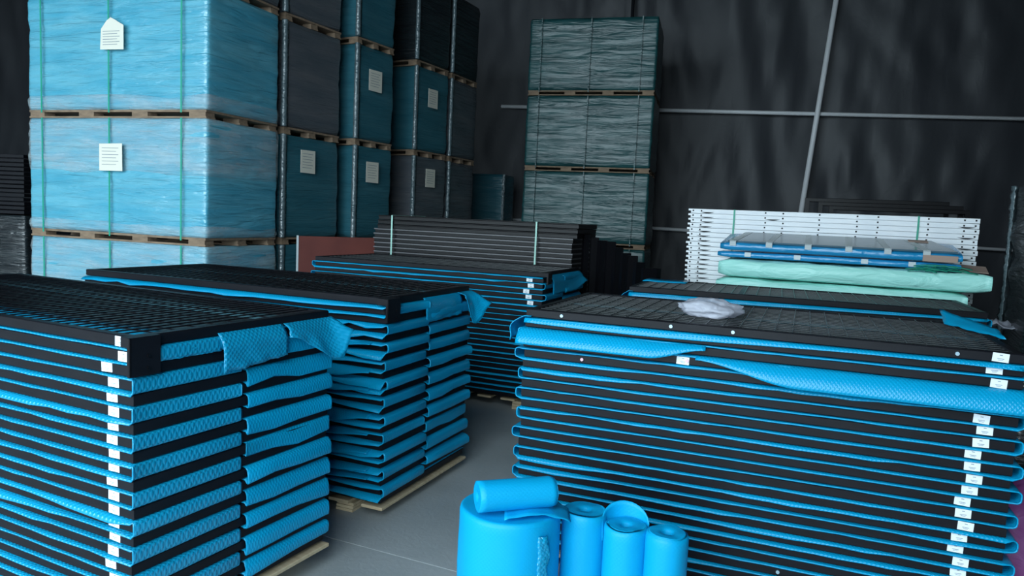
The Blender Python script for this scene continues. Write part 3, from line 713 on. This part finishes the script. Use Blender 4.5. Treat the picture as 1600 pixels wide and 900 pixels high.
for k, (x, y, h, w) in enumerate(posts):
    mb = MB().box(-w / 2, w / 2, -.022, .022, 0, h, .003)
    o = obj('steel_post', mb.mesh('steel_post'), POSTM, None, (x, y, 0), (.35, .15, .42, .22, .38)[k % 5])
    nm = ('tallest, next to the strapped bundle', 'second from the strapped bundle', 'third from the strapped bundle', 'fourth from the strapped bundle', 'fifth from the strapped bundle', 'sixth from the strapped bundle',
          'seventh from the strapped bundle', 'eighth from the strapped bundle', 'broadest, in front of the row', 'thin one standing apart at the row end')[k]
    tag(o, 'upright black steel post, ' + nm, 'post', 'upright black posts')
bo = thing('rust_board', 'rust-brown board standing beside the strapped black bundle', 'board', (-2.085, 7.13, 0), math.atan2(.42, .66))
obj('board', MB().box(0, .78, 0, .02, 0, 1.245, .002).mesh('board'), RUST, bo)
obj('edge_strip', MB().box(-.014, 0, -.002, .022, 0, 1.25).mesh('edge_strip'), TAPE, bo)['label'] = 'pale bare edge'

# ------------------------------------------------------------------ crumpled bags
def crumple(name, rx, ry, rz, seed, n=40, m=20, amp=.28):
    rows = []
    for j in range(m + 1):
        ph = math.pi * j / m; row = []
        for i in range(n + 1):
            th = 2 * math.pi * (i % n) / n; d = Vector((math.sin(ph) * math.cos(th), math.sin(ph) * math.sin(th), math.cos(ph)))
            k = 1 + amp * (nz(d.x * 2, d.y * 2, d.z * 2 + seed) + .7 * abs(nz(d.x * 5, d.y * 5, d.z * 5 + seed)) + .3 * nz(d.x * 11, d.y * 11, d.z * 11 + seed))
            row.append((d.x * rx * k, d.y * ry * k, max(-rz * .8, d.z * rz * k) + rz * .8))
        rows.append(row)
    return MB().grid(rows).mesh(name, True)
pb2 = Est.pos(.735, .34, Est.zt + .002)
bag = obj('clear_plastic_bag', crumple('clear_plastic_bag', .135, .13, .04, 4.2), CLEAR, None, pb2, -.4)
tag(bag, 'crumpled clear plastic bag lying on the black mesh panel', 'plastic bag')
sk = obj('purple_sack', crumple('purple_sack', .2, .2, .31, 9.1, amp=.15), PURPLE, None, (2.06, 2.78, 0), .3)
tag(sk, 'purple sack on the floor past the stack under the clear bag', 'sack')

# ------------------------------------------------------------------ rolls of bubble wrap
def roll_mesh(r, h, core, seed, lip=.012, n=56):
    prof = [(.0005, h - .02), (core * .6, h - .018), (core, h - .006), (core + .006, h)]
    turns = 7
    for k in range(2, turns): prof.append((lerp(core, r, k / turns), h + .0036 * (k % 2) - .0018))
    prof += [(r - lip, h), (r - lip * .3, h - lip * .3), (r, h - lip * 1.4)] + [(r, h * (1 - j / 12)) for j in range(1, 12)] + [(r, .002), (r - .01, 0)] + [(lerp(r - .01, .02, k / 6), .0022 * (k % 2)) for k in range(1, 7)] + [(.012, .012), (.0005, .016)]
    rows = []; uv = []; L = 0
    for k, (rr, z) in enumerate(prof):
        if k: L += math.dist(prof[k - 1], prof[k])
        row = []; ru = []
        for i in range(n + 1):
            a = 2 * math.pi * (i % n) / n
            w = .02 * r * nz(math.cos(a) * 2, math.sin(a) * 2, z * 5 + seed) + .006 * r * nz(math.cos(a) * 2, math.sin(a) * 2, z * 30 + seed)
            f = rr + w * (rr / r) * (0.25 if z > h - .03 else 1); row.append((f * math.cos(a), f * math.sin(a), z + .006 * nz(math.cos(a), math.sin(a), seed) * (z / h) * min(1, rr / r)))
            ru.append((2 * math.pi * i / n * r, L))
        rows.append(row); uv.append(ru)
    return MB().grid(rows, uv).mesh('roll', True)
def roll(x, y, r, h, seed, label, core=.02):
    t = thing('bubble_wrap_roll', label, 'bubble wrap roll', (x, y, 0), 0, 'rolls of blue bubble wrap')
    obj('wound_film', roll_mesh(r, h, core, seed), ROLLB, t)
    return t
big = roll(.03, 2.50, .178, .505, 1, 'big upright roll of blue bubble wrap, standing under the lying roll', .03)
r2 = roll(.295, 2.53, .080, .49, 2, 'upright small blue roll standing against the big roll')
r3 = roll(.432, 2.46, .076, .47, 3, 'upright small blue roll with its loose end raised over the top')
r4 = roll(.562, 2.40, .072, .475, 4, 'shortest upright blue roll, at the row end away from the big roll')
# loose end of the big roll: a torn sheet lying over its top and out to one side
pts = []; uv = []
for i in range(21):
    a = i / 20; row = []; ru = []
    for j in range(11):
        b = j / 10
        x = -.02 + .225 * a; y = -.165 + .27 * b * (1 - .55 * a) + .07 * a
        z = .512 + .012 * math.sin(a * 3) - .028 * a * a * a + .006 * nz(a * 6, b * 6, 3) + .004
        row.append((x, y, z)); ru.append((x, y))
    pts.append(row); uv.append(ru)
solid(obj('loose_end', MB().grid(pts, uv).mesh('loose_end', True), ROLLB, big), .003)['label'] = 'torn loose sheet end'
pts = []; uv = []
for i in range(21):                                                  # torn edge running down its side
    a = i / 20; row = []; ru = []
    for j in range(7):
        b = j / 6; th = math.radians(-58 + 16 * b * (.6 + .8 * abs(nz(a * 4, 5))) + 7 * nz(a * 6, b, 2)); rr = .182 + .03 * b * abs(nz(a * 7, b * 4, 6)) + .004 * b
        row.append((rr * math.cos(th), rr * math.sin(th), .46 * (1 - a))); ru.append((b * .06, a * .46))
    pts.append(row); uv.append(ru)
solid(obj('torn_edge', MB().grid(pts, uv).mesh('torn_edge', True), BUBBLE, big), .003)
# raised tongue on the third roll, and its hanging edge
pts = []; uv = []
for i in range(17):
    a = i / 16; th = math.radians(10 + 160 * a); row = []; ru = []
    hh = .055 * math.sin(math.pi * a) ** .7
    for j in range(9):
        b = j / 8; rr = .079 + .004 * b
        row.append((rr * math.cos(th), rr * math.sin(th) * .9, .40 + (.07 + hh) * b)); ru.append((a * .2, b * .12))
    pts.append(row); uv.append(ru)
solid(obj('loose_end', MB().grid(pts, uv).mesh('loose_end', True), ROLLB, r3), .003)['label'] = 'raised loose tongue'
pts = []; uv = []
for i in range(21):
    a = i / 20; row = []; ru = []
    for j in range(4):
        b = j / 3; th = math.radians(-40 + 22 * b + 8 * nz(a * 5, b, 8)); rr = .079 + .010 * b * abs(nz(a * 8, b, 3))
        row.append((rr * math.cos(th), rr * math.sin(th), .46 * (1 - a))); ru.append((b * .04, a * .46))
    pts.append(row); uv.append(ru)
solid(obj('torn_edge', MB().grid(pts, uv).mesh('torn_edge', True), ROLLB, r3), .003)
ly = thing('bubble_wrap_roll', 'small blue bubble wrap roll lying across the top of the big roll', 'bubble wrap roll', (-.085, 2.385, .572), 0, 'rolls of blue bubble wrap')
ly.rotation_euler = (math.radians(90), 0, math.radians(108))
ly.rotation_mode = 'XYZ'
me = roll_mesh(.052, .275, .018, 6)
obj('wound_film', me, ROLLB, ly)
